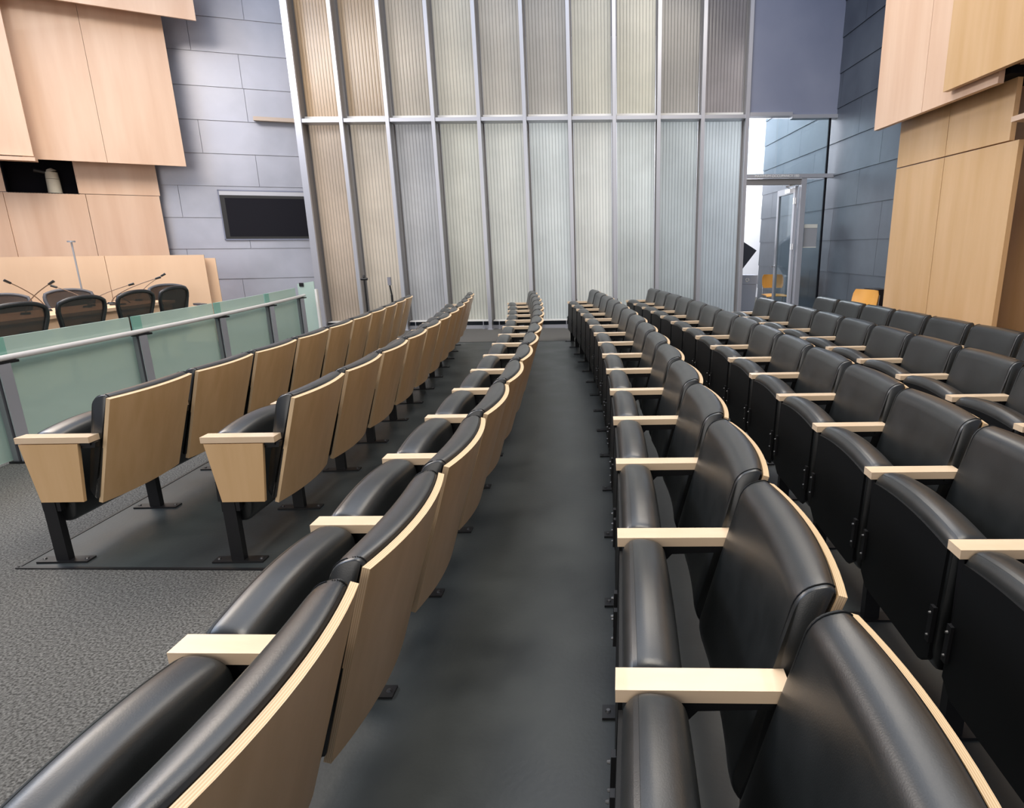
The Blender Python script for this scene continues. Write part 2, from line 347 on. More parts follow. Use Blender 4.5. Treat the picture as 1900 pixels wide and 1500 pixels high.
# ---- zinc shingle walls
def shingle_wall(name, P0, d, L, zs, lens, label, back, m=None):
    """courses of flat metal shingles, each course lapping the one below; d = horizontal direction"""
    d = Vector((d[0], d[1], 0)).normalized(); nn = Vector((back[0], back[1], 0)).normalized(); bm = bmesh.new(); rnd = random.Random(7)
    for k in range(len(zs)-1):
        t = -rnd.random()*1.4
        while t < L:
            w = rnd.choice(lens); a, b = max(t, 0), min(t+w, L)
            if b > a+.02:
                P = Vector((P0[0], P0[1], 0)); z0, z1 = zs[k]-.01, zs[k+1]
                q = [P+d*(a+.003)+Vector((0,0,z0)), P+d*(b-.003)+Vector((0,0,z0)), P+d*(b-.003)+Vector((0,0,z1))+nn*.014, P+d*(a+.003)+Vector((0,0,z1))+nn*.014]
                prism(bm, q, nn*.012)
            t += w
    P = Vector((P0[0], P0[1], 0)) + nn*.03; prism(bm, [P, P+d*L, P+d*L+Vector((0,0,zs[-1])), P+Vector((0,0,zs[-1]))], nn*.10)
    tag(struct(name, bm, m or zinc), label, 'wall')
zs = [0, .405] + [.405+.508*k for k in range(1, 13)]
a = math.radians(20); dl = (math.cos(a), math.sin(a)); PL = (-5.3*K, 11.5*K)
Pstart = (PL[0]-dl[0]*10, PL[1]-dl[1]*10)
shingle_wall('wall_left', Pstart, dl, 10.3, zs, (1.5, 1.9, 2.2), 'grey zinc shingle wall behind the dais', (-math.sin(a), math.cos(a)))
dr = Vector((-.055, 1, 0)).normalized(); PR = Vector((3.74, FY, 0))
Ps = PR - dr*7.6; 
shingle_wall('wall_right', (Ps.x, Ps.y), dr, 11.37, [0, .44]+[.44+.508*k for k in range(1, 13)], (1.6, 2.0, 2.4), 'zinc shingle wall beyond the door, painted darker for shade', (1, .055), zinc_shaded)

# monitor recessed in the left wall
P1 = onp(403, 352, PL, dl); P2 = onp(412, 446, PL, dl); zt, zb = P1.z, P2.z; uu = Vector((dl[0], dl[1], 0)); nn = Vector((math.sin(a), -math.cos(a), 0))
t = thing('wall_monitor', 'wide black flat screen monitor set into the zinc wall', 'monitor', (P1.x+nn.x*.005, P1.y+nn.y*.005, zb), a)
bm = bmesh.new(); w_ = 1.42
box(bm, 0, w_, -.02, .0, zt-zb-.02, zt-zb); box(bm, 0, w_, -.02, .0, 0, .02); box(bm, 0, .02, -.02, 0, 0, zt-zb); box(bm, w_-.02, w_, -.02, 0, 0, zt-zb)
box(bm, .02, w_-.02, -.015, -.002, zt-zb-.085, zt-zb-.02, 1); link('surround', bm, [MATS['blue_grey_paint'], alu], t)
bm = bmesh.new(); box(bm, .02, w_-.02, -.016, -.001, .02, zt-zb-.085); link('bezel', bm, black_plastic, t)
bm = bmesh.new(); box(bm, .09, w_-.08, -.019, -.014, .06, zt-zb-.13); link('display', bm, screen, t)
# light ledge on the zinc wall
P1 = onp(472, 222, PL, dl); bm = bmesh.new(); box(bm, 0, .95, -.10, 0, -.03, .03)
o = link('wall_ledge', bm, mat('pale_timber', (.62,.50,.40), .5), bevel=.003); o.location = P1 + nn*.02; o.rotation_euler = (0,0,a); tag(o, 'pale slim ledge on the zinc wall beside the glazing', 'ledge')

# ---- wood panels, left
aw = math.radians(31); dw = Vector((math.cos(aw), math.sin(aw), 0)); nw = Vector((math.sin(aw), -math.cos(aw), 0))
B0 = Vector((-7.65, 10.05, 0))
def wpanel(px, off, label, m=wall_wood_l, th=.035, P0=None, d=None, nrm=None, name='wall_cladding', group=None):
    P0 = (B0 if P0 is None else P0) + (nw if nrm is None else nrm)*off; d = dw if d is None else d; nr = nw if nrm is None else nrm
    ps = [onp(x, y, (P0.x, P0.y), (d.x, d.y)) for x, y in px]; bm = bmesh.new(); prism(bm, ps, -nr*th)
    return tag(link(name, bm, m, bevel=.0015, segs=1), label, 'panel', group)
def wrect(px0, px1, z0, z1, off, label, y=300, **k):
    """panel spanning between two image columns on its plane, at true heights; vertical edges stay vertical"""
    m = k.pop('m', wall_wood_l); th = k.pop('th', .035); P0 = k.pop('P0', B0); d = k.pop('d', dw); nr = k.pop('nrm', nw); name = k.pop('name', 'wall_cladding')
    Q0 = P0 + nr*off
    A = onp(px0, y, (Q0.x, Q0.y), (d.x, d.y)); Bp = onp(px1, y, (Q0.x, Q0.y), (d.x, d.y))
    ps = [Vector((A.x, A.y, z0)), Vector((Bp.x, Bp.y, z0)), Vector((Bp.x, Bp.y, z1)), Vector((A.x, A.y, z1))]
    bm = bmesh.new(); prism(bm, ps, -nr*th); return tag(link(name, bm, m, bevel=.0015, segs=1), label, 'panel')
Q = lambda x, y, off: onp(x, y, ((B0+nw*off).x, (B0+nw*off).y), (dw.x, dw.y))
z_w2 = Q(345, 309, .35).z; z_w3 = Q(362, 38, .7).z; z_j = Q(295, 364, 0).z; z_w4 = Q(62, 290, .6).z
wrect(182, 314.5, .05, z_j-.004, 0, 'broad maple wall board below the niche tier, next to the zinc wall', y=470)

wrect(33, 181, .05, z_j-.004, 0, 'maple wall board directly under the dark niche', y=470)

wrect(-150, 32, .05, z_j-.004, 0.012, 'maple wall board below the niche tier, farthest from the zinc wall', y=470)
wrect(140, 291, z_j+.004, z_w2+.25, 0, 'short maple board between the dark niche and the zinc wall', y=330)
wrect(-150, 10, z_j+.004, z_w2+.25, 0, 'narrow strip of maple board on the outer side of the dark niche', y=350)
wrect(200.5, 345, z_w2, 6.0, .35, 'tall hanging maple board of the second tier, beside the zinc wall', y=305)
wrect(45, 199.8, z_w2, 6.0, .35, 'tall hanging maple board of the second tier, above the dark niche', y=305)
wrect(209, 361, z_w3, 6.0, .7, 'topmost projecting maple board, reaching over the zinc wall', y=20)
wrect(-100, 208.3, z_w3, 6.0, .7, 'topmost projecting maple board, away from the zinc wall', y=14)
wrect(-150, 62, z_w4, 6.0, .6, 'tall maple board with a ledge at its foot, beside the dark niche', y=288)
ld = wrect(-150, 65, z_w4-.07, z_w4-.02, .66, 'thin maple ledge above the dark niche', y=295, th=.16, name='wood_ledge'); ld['category'] = 'ledge'
# niche
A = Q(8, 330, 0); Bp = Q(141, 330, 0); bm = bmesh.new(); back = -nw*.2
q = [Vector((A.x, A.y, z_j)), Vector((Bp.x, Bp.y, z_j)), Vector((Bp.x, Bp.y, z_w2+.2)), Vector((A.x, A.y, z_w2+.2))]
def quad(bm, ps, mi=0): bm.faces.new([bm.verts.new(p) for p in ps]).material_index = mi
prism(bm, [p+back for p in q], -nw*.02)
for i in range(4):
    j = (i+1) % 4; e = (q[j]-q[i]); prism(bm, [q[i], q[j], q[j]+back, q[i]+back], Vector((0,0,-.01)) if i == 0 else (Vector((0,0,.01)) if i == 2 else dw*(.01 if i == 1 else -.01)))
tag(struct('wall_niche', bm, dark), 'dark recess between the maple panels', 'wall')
cp = Q(103, 357, -.095); t = thing('niche_camera', 'small beige camera standing in the dark niche', 'camera', (cp.x, cp.y, z_j+.005), aw)
bm = bmesh.new(); cyl(bm, (0,0,0), (0,0,.20), .085, .08, 20); link('base', bm, beige_plastic, t, smooth=.6)
bm = bmesh.new(); cyl(bm, (0,0,.205), (0,0,.30), .08, .075, 20); cyl(bm, (0,0,.30), (-.02,0,.345), .075, .035, 20); link('head', bm, beige_plastic, t, smooth=.6)
bm = bmesh.new(); cyl(bm, (-.06,-.01,.29), (-.19,-.02,.32), .03, .035, 14); link('lens', bm, black_plastic, t, smooth=.6)

# ---- wood panels, right (planes run parallel to the right wall)
def rpanel(off, y0, y1, z0, z1, label, th=.045, m=wall_wood_r):
    nr = Vector((-1, -.055, 0)).normalized(); base = PR + nr*off
    f = lambda y: base + dr*((y-base.y)/dr.y)
    A, Bq = f(y0), f(y1); bm = bmesh.new()
    prism(bm, [Vector((A.x, A.y, z0)), Vector((Bq.x, Bq.y, z0)), Vector((Bq.x, Bq.y, z1)), Vector((A.x, A.y, z1))], -nr*th)
    return tag(link('wall_cladding', bm, m, bevel=.002, segs=1), label, 'panel')
o7 = .66
f1 = lambda x, y, off: onp(x, y, ((PR - Vector((off,0,0))).x, PR.y), (dr.x, dr.y))
zj = f1(1664, 313, o7).z; zu = f1(1622, 243, .86).z
yA, yM, yN = f1(1655, 400, o7).y, f1(1740, 400, o7).y, f1(1866, 430, o7).y
rpanel(o7, yM+.004, yA, .05, zj-.006, 'lower maple wall board by the rearmost row, next to the shaded zinc wall')
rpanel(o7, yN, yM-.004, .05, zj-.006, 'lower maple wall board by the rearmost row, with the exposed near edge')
rpanel(o7, yM+.004, yA, zj+.006, zu+.4, 'short maple board over the lower tier, next to the shaded zinc wall')
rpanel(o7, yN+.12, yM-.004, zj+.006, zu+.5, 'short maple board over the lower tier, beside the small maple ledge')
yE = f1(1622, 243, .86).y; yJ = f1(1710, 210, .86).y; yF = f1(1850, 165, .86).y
rpanel(.86, yJ+.003, yE, zu, 6.2, 'projecting pale upper maple board next to the shaded zinc wall', th=.05, m=wall_wood_l)
rpanel(.86, yF, yJ-.003, zu, 6.2, 'projecting pale upper maple board, away from the shaded zinc wall', th=.05, m=wall_wood_l)
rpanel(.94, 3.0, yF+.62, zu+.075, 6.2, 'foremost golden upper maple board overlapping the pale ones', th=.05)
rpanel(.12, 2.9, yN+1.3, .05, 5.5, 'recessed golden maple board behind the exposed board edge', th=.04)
nr = Vector((-1, -.055, 0)).normalized()
bm = bmesh.new(); b_ = PR + nr*.80; f = lambda y, o_: (PR+nr*o_) + dr*((y-(PR+nr*o_).y)/dr.y)
q = [f(yF-.05, .80), f(yE-.25, .80), f(yE-.25, .40), f(yF-.05, .40)]
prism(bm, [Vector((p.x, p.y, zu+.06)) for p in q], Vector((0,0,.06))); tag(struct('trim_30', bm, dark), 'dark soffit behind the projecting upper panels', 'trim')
P = f1(1876, 222, .80); bm = bmesh.new(); box(bm, 0, .30, -.9, 0, -.02, .02); o = link('wood_ledge', bm, mat('pale_timber_right', (.62,.45,.33), .5), bevel=.003); o.location = P; tag(o, 'short pale maple ledge beside the small upper maple board', 'ledge')

# ---- corridor beyond the door
bm = bmesh.new(); box(bm, -6.5, 9, 17.0, 17.1, 0, 6.5); tag(struct('wall_corridor', bm, white_paint), 'bright white wall beyond the door', 'wall')
t = thing('recycling_bin', 'pale grey bin with white recycling mark seen through the door', 'bin', (2.86, 12.62, 0))
bm = bmesh.new(); loft(bm, [[(-.19,-.17,.0),(.17,-.17,.0),(.17,.17,.0),(-.19,.17,.0)], [(-.22,-.2,.62),(.20,-.2,.62),(.20,.2,.62),(-.22,.2,.62)]]); link('body', bm, bin_grey, t, bevel=.012)
bm = bmesh.new(); box(bm, -.23, .21, -.21, .21, .625, .80); link('lid', bm, bin_grey, t, bevel=.02)
bm = bmesh.new()
for k in range(3):
    a0 = PI/2 + k*2*PI/3; 
    pts_ = [Vector((.0+.032*math.cos(a0+s), -.214, .71+.032*math.sin(a0+s))) for s in (0, .45, .9, 1.35, 1.65)]
    tube(bm, pts_, .009, 6)
link('recycling_mark', bm, lettering, t)
gp = atY(1382, 472, 12.2)
bm = bmesh.new()
A, Bq, Cq = atY(1360, 436, 12.2), atY(1404, 465, 12.2), atY(1368, 512, 12.2)
prism(bm, [A, Bq, Cq], Vector((-.05,.35,.0)))
o = link('folded_metal_sheet', bm, gunmetal, bevel=.003); tag(o, 'dark pointed folded metal sheet seen through the door', 'sculpture')
bm = bmesh.new(); cyl(bm, (A.x-.05, 12.62, 0), (A.x-.05, 12.62, A.z-.05), .025); tag(link('panel_post', bm, gunmetal), 'dark slim post carrying the pointed metal panel', 'post')

def ply_chair(loc, rz, label):
    t = thing('plywood_chair', label, 'chair', loc, rz)
    bm = bmesh.new()                                                    # faces -Y
    R_ = [[Vector((x, -.21+j*.42/6 , .44+.012*math.cos(x*7) - (.02 if j == 0 else 0))) for x in [-.21+.42*k/8 for k in range(9)]] for j in range(7)]
    def sheet(bm, R_, th, nrm):
        A = [[bm.verts.new(p) for p in r] for r in R_]; B = [[bm.verts.new(p+nrm*th) for p in r] for r in R_]
        n, m_ = len(A), len(A[0])
        for i in range(n-1):
            for j in range(m_-1):
                bm.faces.new([A[i][j], A[i][j+1], A[i+1][j+1], A[i+1][j]]); bm.faces.new([B[i][j], B[i+1][j], B[i+1][j+1], B[i][j+1]])
        for i in range(n-1):
            bm.faces.new([A[i][0], A[i+1][0], B[i+1][0], B[i][0]]); bm.faces.new([A[i][-1], B[i][-1], B[i+1][-1], A[i+1][-1]])
        for j in range(m_-1):
            bm.faces.new([A[0][j], B[0][j], B[0][j+1], A[0][j+1]]); bm.faces.new([A[-1][j], A[-1][j+1], B[-1][j+1], B[-1][j]])
    sheet(bm, R_, .012, Vector((0,0,-1))); link('seat', bm, orange_ply, t, smooth=.7)
    bm = bmesh.new()
    R_ = []
    for j in range(6):
        z = .56 + .26*j/5; w = .21 - .02*(abs(j-2.5)/2.5)**4*1.5
        R_.append([Vector((x*w, .20 + .05*(1-x*x) + (z-.56)*.18 - .02, z)) for x in [-1+k/4 for k in range(9)]])
    sheet(bm, R_, .012, Vector((0,1,0))); link('backrest', bm, orange_ply, t, smooth=.7)
    for sx in (-1, 1):
        bm = bmesh.new(); tube(bm, [(sx*.2, -.22, .0), (sx*.19, -.20, .42), (sx*.19, .18, .43), (sx*.19, .24, .60), (sx*.17, .27, .76)], .010); link('frame', bm, chrome, t, smooth=.8)
        bm = bmesh.new(); tube(bm, [(sx*.2, .26, 0), (sx*.185, .10, .42)], .010); link('leg', bm, chrome, t, smooth=.8)
    return t
ply_chair((3.32, 12.0, 0), math.radians(0), 'honey plywood chair standing in the corridor beyond the door')
ply_chair((3.06, 7.60, 0), math.radians(-68), 'honey plywood chair between the rearmost row and the zinc wall')
bm = bmesh.new(); box(bm, 3.50, 3.70, 7.98, 8.3, 0, .80); tag(link('dark_cabinet', bm, mat('dark_brown', (.02,.013,.012), .5), bevel=.006), 'low dark brown box beside the plywood chair and maple panel', 'cabinet')

# ================================================================== THEATRE SEATS
AH = .595
RINGS = []
def cushion_loft(name, w, prof, xo, zo, m, parent, n=18, endr=.035, ends=.35):
    """loft a closed x-z profile along y; xo, zo = curvature offsets; ends rounded"""
    cx = sum(p[0] for p in prof)/len(prof); cz = sum(p[1] for p in prof)/len(prof); bm = bmesh.new(); rings = []
    ys = [-w/2, -w/2+endr*.12, -w/2+endr*.45, -w/2+endr] + [-w/2+endr+(w-2*endr)*k/(n-1) for k in range(1, n-1)] + [w/2-endr, w/2-endr*.45, w/2-endr*.12, w/2]
    for y in ys:
        e = max(0, (abs(y)-(w/2-endr))/endr); ins = endr*ends*(1-math.sqrt(max(0, 1-e*e)))
        r = []
        for x, z in prof:
            dx, dz = x-cx, z-cz; Ld = math.hypot(dx, dz) or 1; k = max(0, 1-ins/Ld)
            r.append(Vector((cx+dx*k+xo(y, x), y, cz+dz*k+zo(y)*(1 if z > cz else 0))))
        rings.append(r)
    RINGS[:] = rings
    loft(bm, rings); return link(name, bm, m, parent, smooth=.9)
def rprof(corners, rads, seg=6):
    """rounded polygon in x-z"""
    out = []; n = len(corners)
    for i in range(n):
        p = Vector(corners[i]); a_ = (Vector(corners[i-1])-p); b_ = (Vector(corners[(i+1)%n])-p); r = rads[i]
        if r <= 0: out.append((p.x, p.y)); continue
        A_ = p + a_.normalized()*r; B_ = p + b_.normalized()*r
        for k in range(seg+1):
            t_ = k/seg; q_ = A_*(1-t_)**2 + p*2*t_*(1-t_) + B_*t_*t_; out.append((q_.x, q_.y))
    return out
def make_seat(s, near_end=False, far_end=False, bx=0):
    t = thing('auditorium_seat', 'x', 'seat')
    w = s - .062; hb = (s-.046)/2
    # folded-up seat cushion and its underside pan
    zo = lambda y: .024*(1-(2*y/w)**2)
    cushion_loft('seat_cushion', w, rprof([(.014,.582),(.002,.235),(.020,.180),(.120,.178),(.140,.26),(.128,.590),(.050,.600)][::-1], [.030,.03,.02,.04,.03,.045,.02][::-1]), lambda y, x=0: 0, zo, leather, t, endr=.022, ends=.5)
    bm = bmesh.new()
    N = 10; fr = []
    for k in range(N+1):
        y = -w/2+.008 + (w-.016)*k/N; cut = max(0, abs(2*y/w)-.78)/.22
        fr.append([Vector((.006, y, .560+zo(y)*.8)), Vector((-.004, y, .30)), Vector((-.006, y, .188+.05*cut**2)), Vector((.006, y, .180+.05*cut**2)), Vector((.022, y, .560+zo(y)*.8))])
    loft(bm, fr); link('seat_pan', bm, vinyl, t, smooth=.5)
    for sy in (-1, 1):
        bm = bmesh.new(); y = sy*(w/2-.014)
        prism(bm, [Vector((-0.014, y-.010, .275)), Vector((-0.014, y+.010, .275)), Vector((-0.01, y+.010, .385)), Vector((-0.01, y-.010, .385))], Vector((.012, 0, 0)))
        for zz in (.295, .365): cyl(bm, (-.012, y, zz), (-.0185, y, zz), .0048, .0035, 8, mi=1)
        link('hinge_bracket', bm, [steel, bolt], t)
    # backrest: curved plywood shell and padded cushion
    sag = .030; sh = lambda y, x=0: sag*(1-(y/hb)**2)
    zb, zt = .266, .748; xb, xt = .250+bx*.6, .398+bx; th = .016
    N = 12; bm = bmesh.new(); G = []
    for k in range(N+1):
        row = []
        for j in range(5):
            f_ = j/4; hw = hb*(.945+.055*f_); y = -hw + 2*hw*k/N; xx = xb+(xt-xb)*f_ + sh(y)
            row.append((xx, y, zb+(zt-zb)*f_))
        G.append(row)
    A_ = [[bm.verts.new(p) for p in r] for r in G]; B_ = [[bm.verts.new((p[0]-th, p[1], p[2]+th*.3)) for p in r] for r in G]
    for k in range(N):
        for j in range(4):
            bm.faces.new([A_[k][j], A_[k+1][j], A_[k+1][j+1], A_[k][j+1]]); bm.faces.new([B_[k][j], B_[k][j+1], B_[k+1][j+1], B_[k+1][j]])
        bm.faces.new([A_[k][4], A_[k+1][4], B_[k+1][4], B_[k][4]]).material_index = 1
        bm.faces.new([A_[k][0], B_[k][0], B_[k+1][0], A_[k+1][0]]).material_index = 1
    for j in range(4):
        bm.faces.new([A_[0][j], A_[0][j+1], B_[0][j+1], B_[0][j]]).material_index = 1; bm.faces.new([A_[N][j], B_[N][j], B_[N][j+1], A_[N][j+1]]).material_index = 1
    o = link('backrest_shell', bm, [maple, m_ply], t, smooth=.5); o['label'] = 'curved maple plywood backrest shell'
    prof = rprof([(xb-.046,.315),(xb-.012,.280),(xt-.017,.750),(xt-.026,.767),(xt-.088,.758)], [.04,.02,.010,.016,.042], 6)
    CW = 2*hb-.014
    def shc(y, x):                                          # cushion front falls back towards both side seams
        e = max(0, (abs(y)-(CW/2-.05))/.05); fr = max(0, min(1, (xb+.306*(zt-.266)-.02-x)/.03)); return sh(y)*(1-.5*fr) + .006*e*e*fr
    RINGS.clear()
    c = cushion_loft('backrest_cushion', CW, prof, shc, lambda y: .001*(1-(y/hb)**2), leather, t, endr=.011, ends=.34)
    for sy in (-1, 1):                                      # stitched seam at both sides of the cushion front
        rg = RINGS[3] if sy < 0 else RINGS[-4]; bm = bmesh.new()
        pts_ = sorted([p for p in rg if p.z > .36 and (p.x - (xb + .306*(p.z-.262))) < -.030+rg[0].x*0], key=lambda p: p.z + (p.x*2 if p.z > .73 else 0))
        front_ = [p for p in rg if p.z > .55 and p.x < xb+.306*(p.z-.268)-.012]; front_.sort(key=lambda p: p.x*.7 + p.z)
        low_ = min((p for p in rg), key=lambda p: p.x + p.z*.3)
        cc = Vector((.30, 0, .5)); pts_ = [Vector((p.x, p.y, p.z)) + Vector((p.x-cc.x, 0, p.z-cc.z)).normalized()*.0012 for p in [low_.lerp(front_[0], .25), low_.lerp(front_[0], .6)] + front_]
        tube(bm, pts_, .0014, 5); link('seam', bm, vinyl, c)
    # armrests with side frames; the near one always, the far one on the end seat
    def arm(y, end):
        bm = bmesh.new(); box(bm, 0, .312, y-.030, y+.030, AH-.026, AH)
        o = link('armrest', bm, maple_arm, t, bevel=.008, segs=3); o['label'] = 'pale maple armrest'
        bm = bmesh.new(); box(bm, .262, .306, y-.020, y+.020, AH-.040, AH-.0265); link('armrest_bracket', bm, steel, o, bevel=.002, segs=1)
        bm = bmesh.new()
        prism(bm, [Vector((.024, y-.013, AH-.028)), Vector((.325, y-.013, AH-.028)), Vector((.318, y-.013, AH-.052)), Vector((.150, y-.013, AH-.058)), Vector((.118, y-.013, .50)), Vector((.108, y-.013, .25)), Vector((.030, y-.013, .25))], Vector((0,.026,0)))
        link('side_frame', bm, steel, t, bevel=.003, segs=1)
        bm = bmesh.new(); box(bm, .034, .090, y-.016, y+.016, .006, .30); lg = link('leg', bm, steel, t, bevel=.003, segs=1)
        bm = bmesh.new(); prism(bm, [Vector((-.048,y-.027,.004)), Vector((.178,y-.027,.004)), Vector((.178,y+.027,.004)), Vector((-.048,y+.027,.004))], Vector((0,0,.008)))
        for xx in (-.030, .160): cyl(bm, (xx, y, .011), (xx, y, .018), .009, .006, 8, mi=1)
        link('foot_plate', bm, [steel, bolt], lg)
        if end:
            sy = -1 if y < 0 else 1; y0 = y + sy*.0145
            bm = bmesh.new(); prism(bm, [Vector((.012, y0, AH-.030)), Vector((.262, y0, AH-.030)), Vector((.232, y0, .300)), Vector((.048, y0, .300))], Vector((0, sy*.016, 0)))
            e_ = link('end_panel', bm, maple, t, bevel=.002, segs=1); e_['label'] = 'tapered maple end panel'
    arm(-s/2, near_end)
    if far_end: arm(s/2, True)
    return t
ordn = ['', 'first', 'second', 'third', 'fourth', 'fifth', 'sixth', 'seventh', 'eighth', 'ninth', 'tenth', 'eleventh', 'twelfth', 'thirteenth', 'fourteenth', 'fifteenth', 'sixteenth']
# radius, y of the row's far armrest, spacing, number of seats, has a near end in view, wording
rows = [
 (R3-2*.878+.078, 8.375, .591, 10, True, 'first row from the glass railing', 'first row seats'),
 (R3-.878,        8.765, .5745, 11, True, 'second row from the glass railing', 'second row seats'),
 (R3-.002,        1.0889+14*.5642-.03, .5642, 15, False, 'third row from the glass railing', 'third row seats'),
 (R3+.878,        .9741+14*.5818-.03, .5818, 15, False, 'fourth row from the glass railing', 'fourth row seats'),
 (R3+2*.878+.004, 1.4699+14*.5559-.03, .5559, 15, False, 'fifth row from the glass railing', 'fifth row seats'),
 (R3+3*.878-.002, 2.5479+9*.5349-.03, .5349, 10, False, 'sixth row from the glass railing', 'sixth row seats'),
 (R3+4*.878-.13,  7.42, .5575, 7, False, 'rearmost row by the maple wall', 'seventh row seats'),
]
SEATS = []
def place_row(R, yfar, s, n, near, words, group):
    # proto variants
    pts_ = []; a_ = math.asin((yfar-YC)/R) if R < R3-.5 or 'rearmost' in words else (yfar-YC)/R
    for i in range(n+1): ang = a_ - i*s/R; pts_.append(Vector((XC+R*math.cos(ang), YC+R*math.sin(ang), 0)))
    bx = .016 if R > R3+.5 else 0; mid = make_seat(s, bx=bx); used = False
    for i in range(n):
        far, nr_ = pts_[i], pts_[i+1]; c_ = (far+nr_)/2; d_ = (far-nr_); rz = math.atan2(-d_.x, d_.y)
        if i == 0: t = make_seat(s, False, True, bx)
        elif i == n-1 and near: t = make_seat(s, True, False, bx)
        elif not used: t = mid; used = True
        else: t = copy_tree(mid)
        t.location = (c_.x, c_.y, 0.0); t.rotation_euler = (0, 0, rz)
        if i == 0: wd = 'end one by the glazed wall'
        elif i == n-1: wd = 'the one at the near end'
        elif i <= n//2: wd = ordn[i+1] + ' from the far end'
        else: wd = ordn[n-i] + ' from the near end'
        tag(t, 'black leather seat, ' + wd + ', ' + words, 'seat', group)
        SEATS.append(t)
for r in rows: place_row(*r)

# ================================================================== GLASS RAILING
RG = 35.2
def rpt(R, y, z=0): return Vector((arcx(R, y), y, z))
py = [2.55, 3.88, 5.22, 6.58, 7.94, 9.25]
for i in range(len(py)-1):
    bm = bmesh.new(); y0, y1 = py[i]+.02, py[i+1]-.02; n = 5; off = RG-.06
    for k in range(n):
        a0, b0 = y0+(y1-y0)*k/n, y0+(y1-y0)*(k+1)/n
    P_ = [rpt(off, y0+(y1-y0)*k/n) for k in range(n+1)]
    loft(bm, [[p+Vector((-.006,0,.015)), p+Vector((.006,0,.015)), p+Vector((.006,0,.822)), p+Vector((-.006,0,.822))] for p in P_])
    wd = ['at the near end of the run', 'second from the near end', 'in the middle of the run', 'second from the far end', 'at the far end of the run'][i]
    t = link('glass_balustrade', bm, green_glass); tag(t, 'frosted green glass railing pane ' + wd, 'glass panel', 'glass railing panes')
    bm = bmesh.new(); p = rpt(off, y0)
    box(bm, p.x-.0065, p.x+.0065, p.y-.003, p.y+.10, .015, .8225); link('edge_band', bm, green_edge, t)
for i, y in enumerate(py):
    p = rpt(RG, y); t = thing('railing_post', 'x', 'post', p, math.atan2(-(y-YC), 35), 'railing posts')
    bm = bmesh.new(); box(bm, -.032, .005, -.045, .045, .01, .665); link('flat_bar', bm, post_metal, t, bevel=.003, segs=1)
    bm = bmesh.new(); box(bm, .022, .030, -.040, .040, .01, .665); link('slim_bar', bm, alu, t, bevel=.002, segs=1)
    bm = bmesh.new(); box(bm, -.02, .03, -.07, .10, .662, .678); link('bracket', bm, steel, t, bevel=.002, segs=1)
    bm = bmesh.new(); box(bm, -.05, .05, -.06, .06, 0.0, .012); link('base_plate', bm, steel, t, bevel=.002, segs=1)
    bm = bmesh.new(); cyl(bm, (-.05, 0, .52), (.025, 0, .52), .012, n=10); link('clamp', bm, alu, t)
    t['label'] = 'grey flat steel railing post ' + ['at the near end of the railing', 'second from the near end of the railing', 'third from the near end of the railing', 'third from the far end of the railing', 'second from the far end of the railing', 'at the far end of the railing'][i]
bm = bmesh.new(); tube(bm, [rpt(RG+.01, 1.9+k*(9.45-1.9)/24, .697) for k in range(25)], .021, 12)
tag(link('handrail', bm, rail_metal, smooth=.8), 'pale grey round handrail running along the glass railing', 'handrail')
# separate glass gate leaf by the first mullion
A = atZ(585, 640, 0); gl = thing('glass_gate', 'small green glass gate leaf with a dark clamp at the end of the railing', 'gate', (-4.78, 9.62, 0), math.radians(-8))
bm = bmesh.new(); prism(bm, [Vector((-.02,0,.02)), Vector((.26,0,.02)), Vector((.26,0,.90)), Vector((-.02,0,.86))], Vector((0,.012,0))); link('pane', bm, green_glass, gl)
bm = bmesh.new(); box(bm, .02, .09, -.012, .024, .82, .875); link('clamp', bm, steel, gl, bevel=.003)
bm = bmesh.new(); box(bm, .265, .30, -.01, .03, 0, .78); link('post', bm, white_metal, gl, bevel=.003)

# stands behind the front row
p = atY(680, 560, 9.5); t = thing('pole_stand', 'dark slim pole with a clamp standing before the third mullion', 'stand', (-3.70, 9.5, 0))
bm = bmesh.new(); cyl(bm, (0,0,0), (0,0,.96), .014); link('pole', bm, black_plastic, t, smooth=.8)
bm = bmesh.new(); cyl(bm, (-.05,0,.93), (.05,0,.93), .020); cyl(bm, (0,0,.96), (0,0,.99), .022, .012); link('clamp', bm, steel, t, smooth=.8)
bm = bmesh.new(); cyl(bm, (0,0,0), (0,0,.015), .13, n=20); link('base', bm, steel, t)
t = thing('microphone_stand', 'dark thin stand with a flat oblong head behind the front row', 'stand', (-3.14, 9.0, 0))
bm = bmesh.new(); cyl(bm, (.015,0,0), (.015,0,.72), .016); cyl(bm, (.015,0,.72), (0,0,.86), .012); link('pole', bm, black_plastic, t, smooth=.8)
bm = bmesh.new(); box(bm, -.024, .022, -.012, .012, .86, .975); link('head', bm, [mat('grey_plastic', (.22,.22,.25), .5)], t, bevel=.006)
bm = bmesh.new(); cyl(bm, (.015,0,0), (.015,0,.015), .13, n=20); link('base', bm, steel, t)

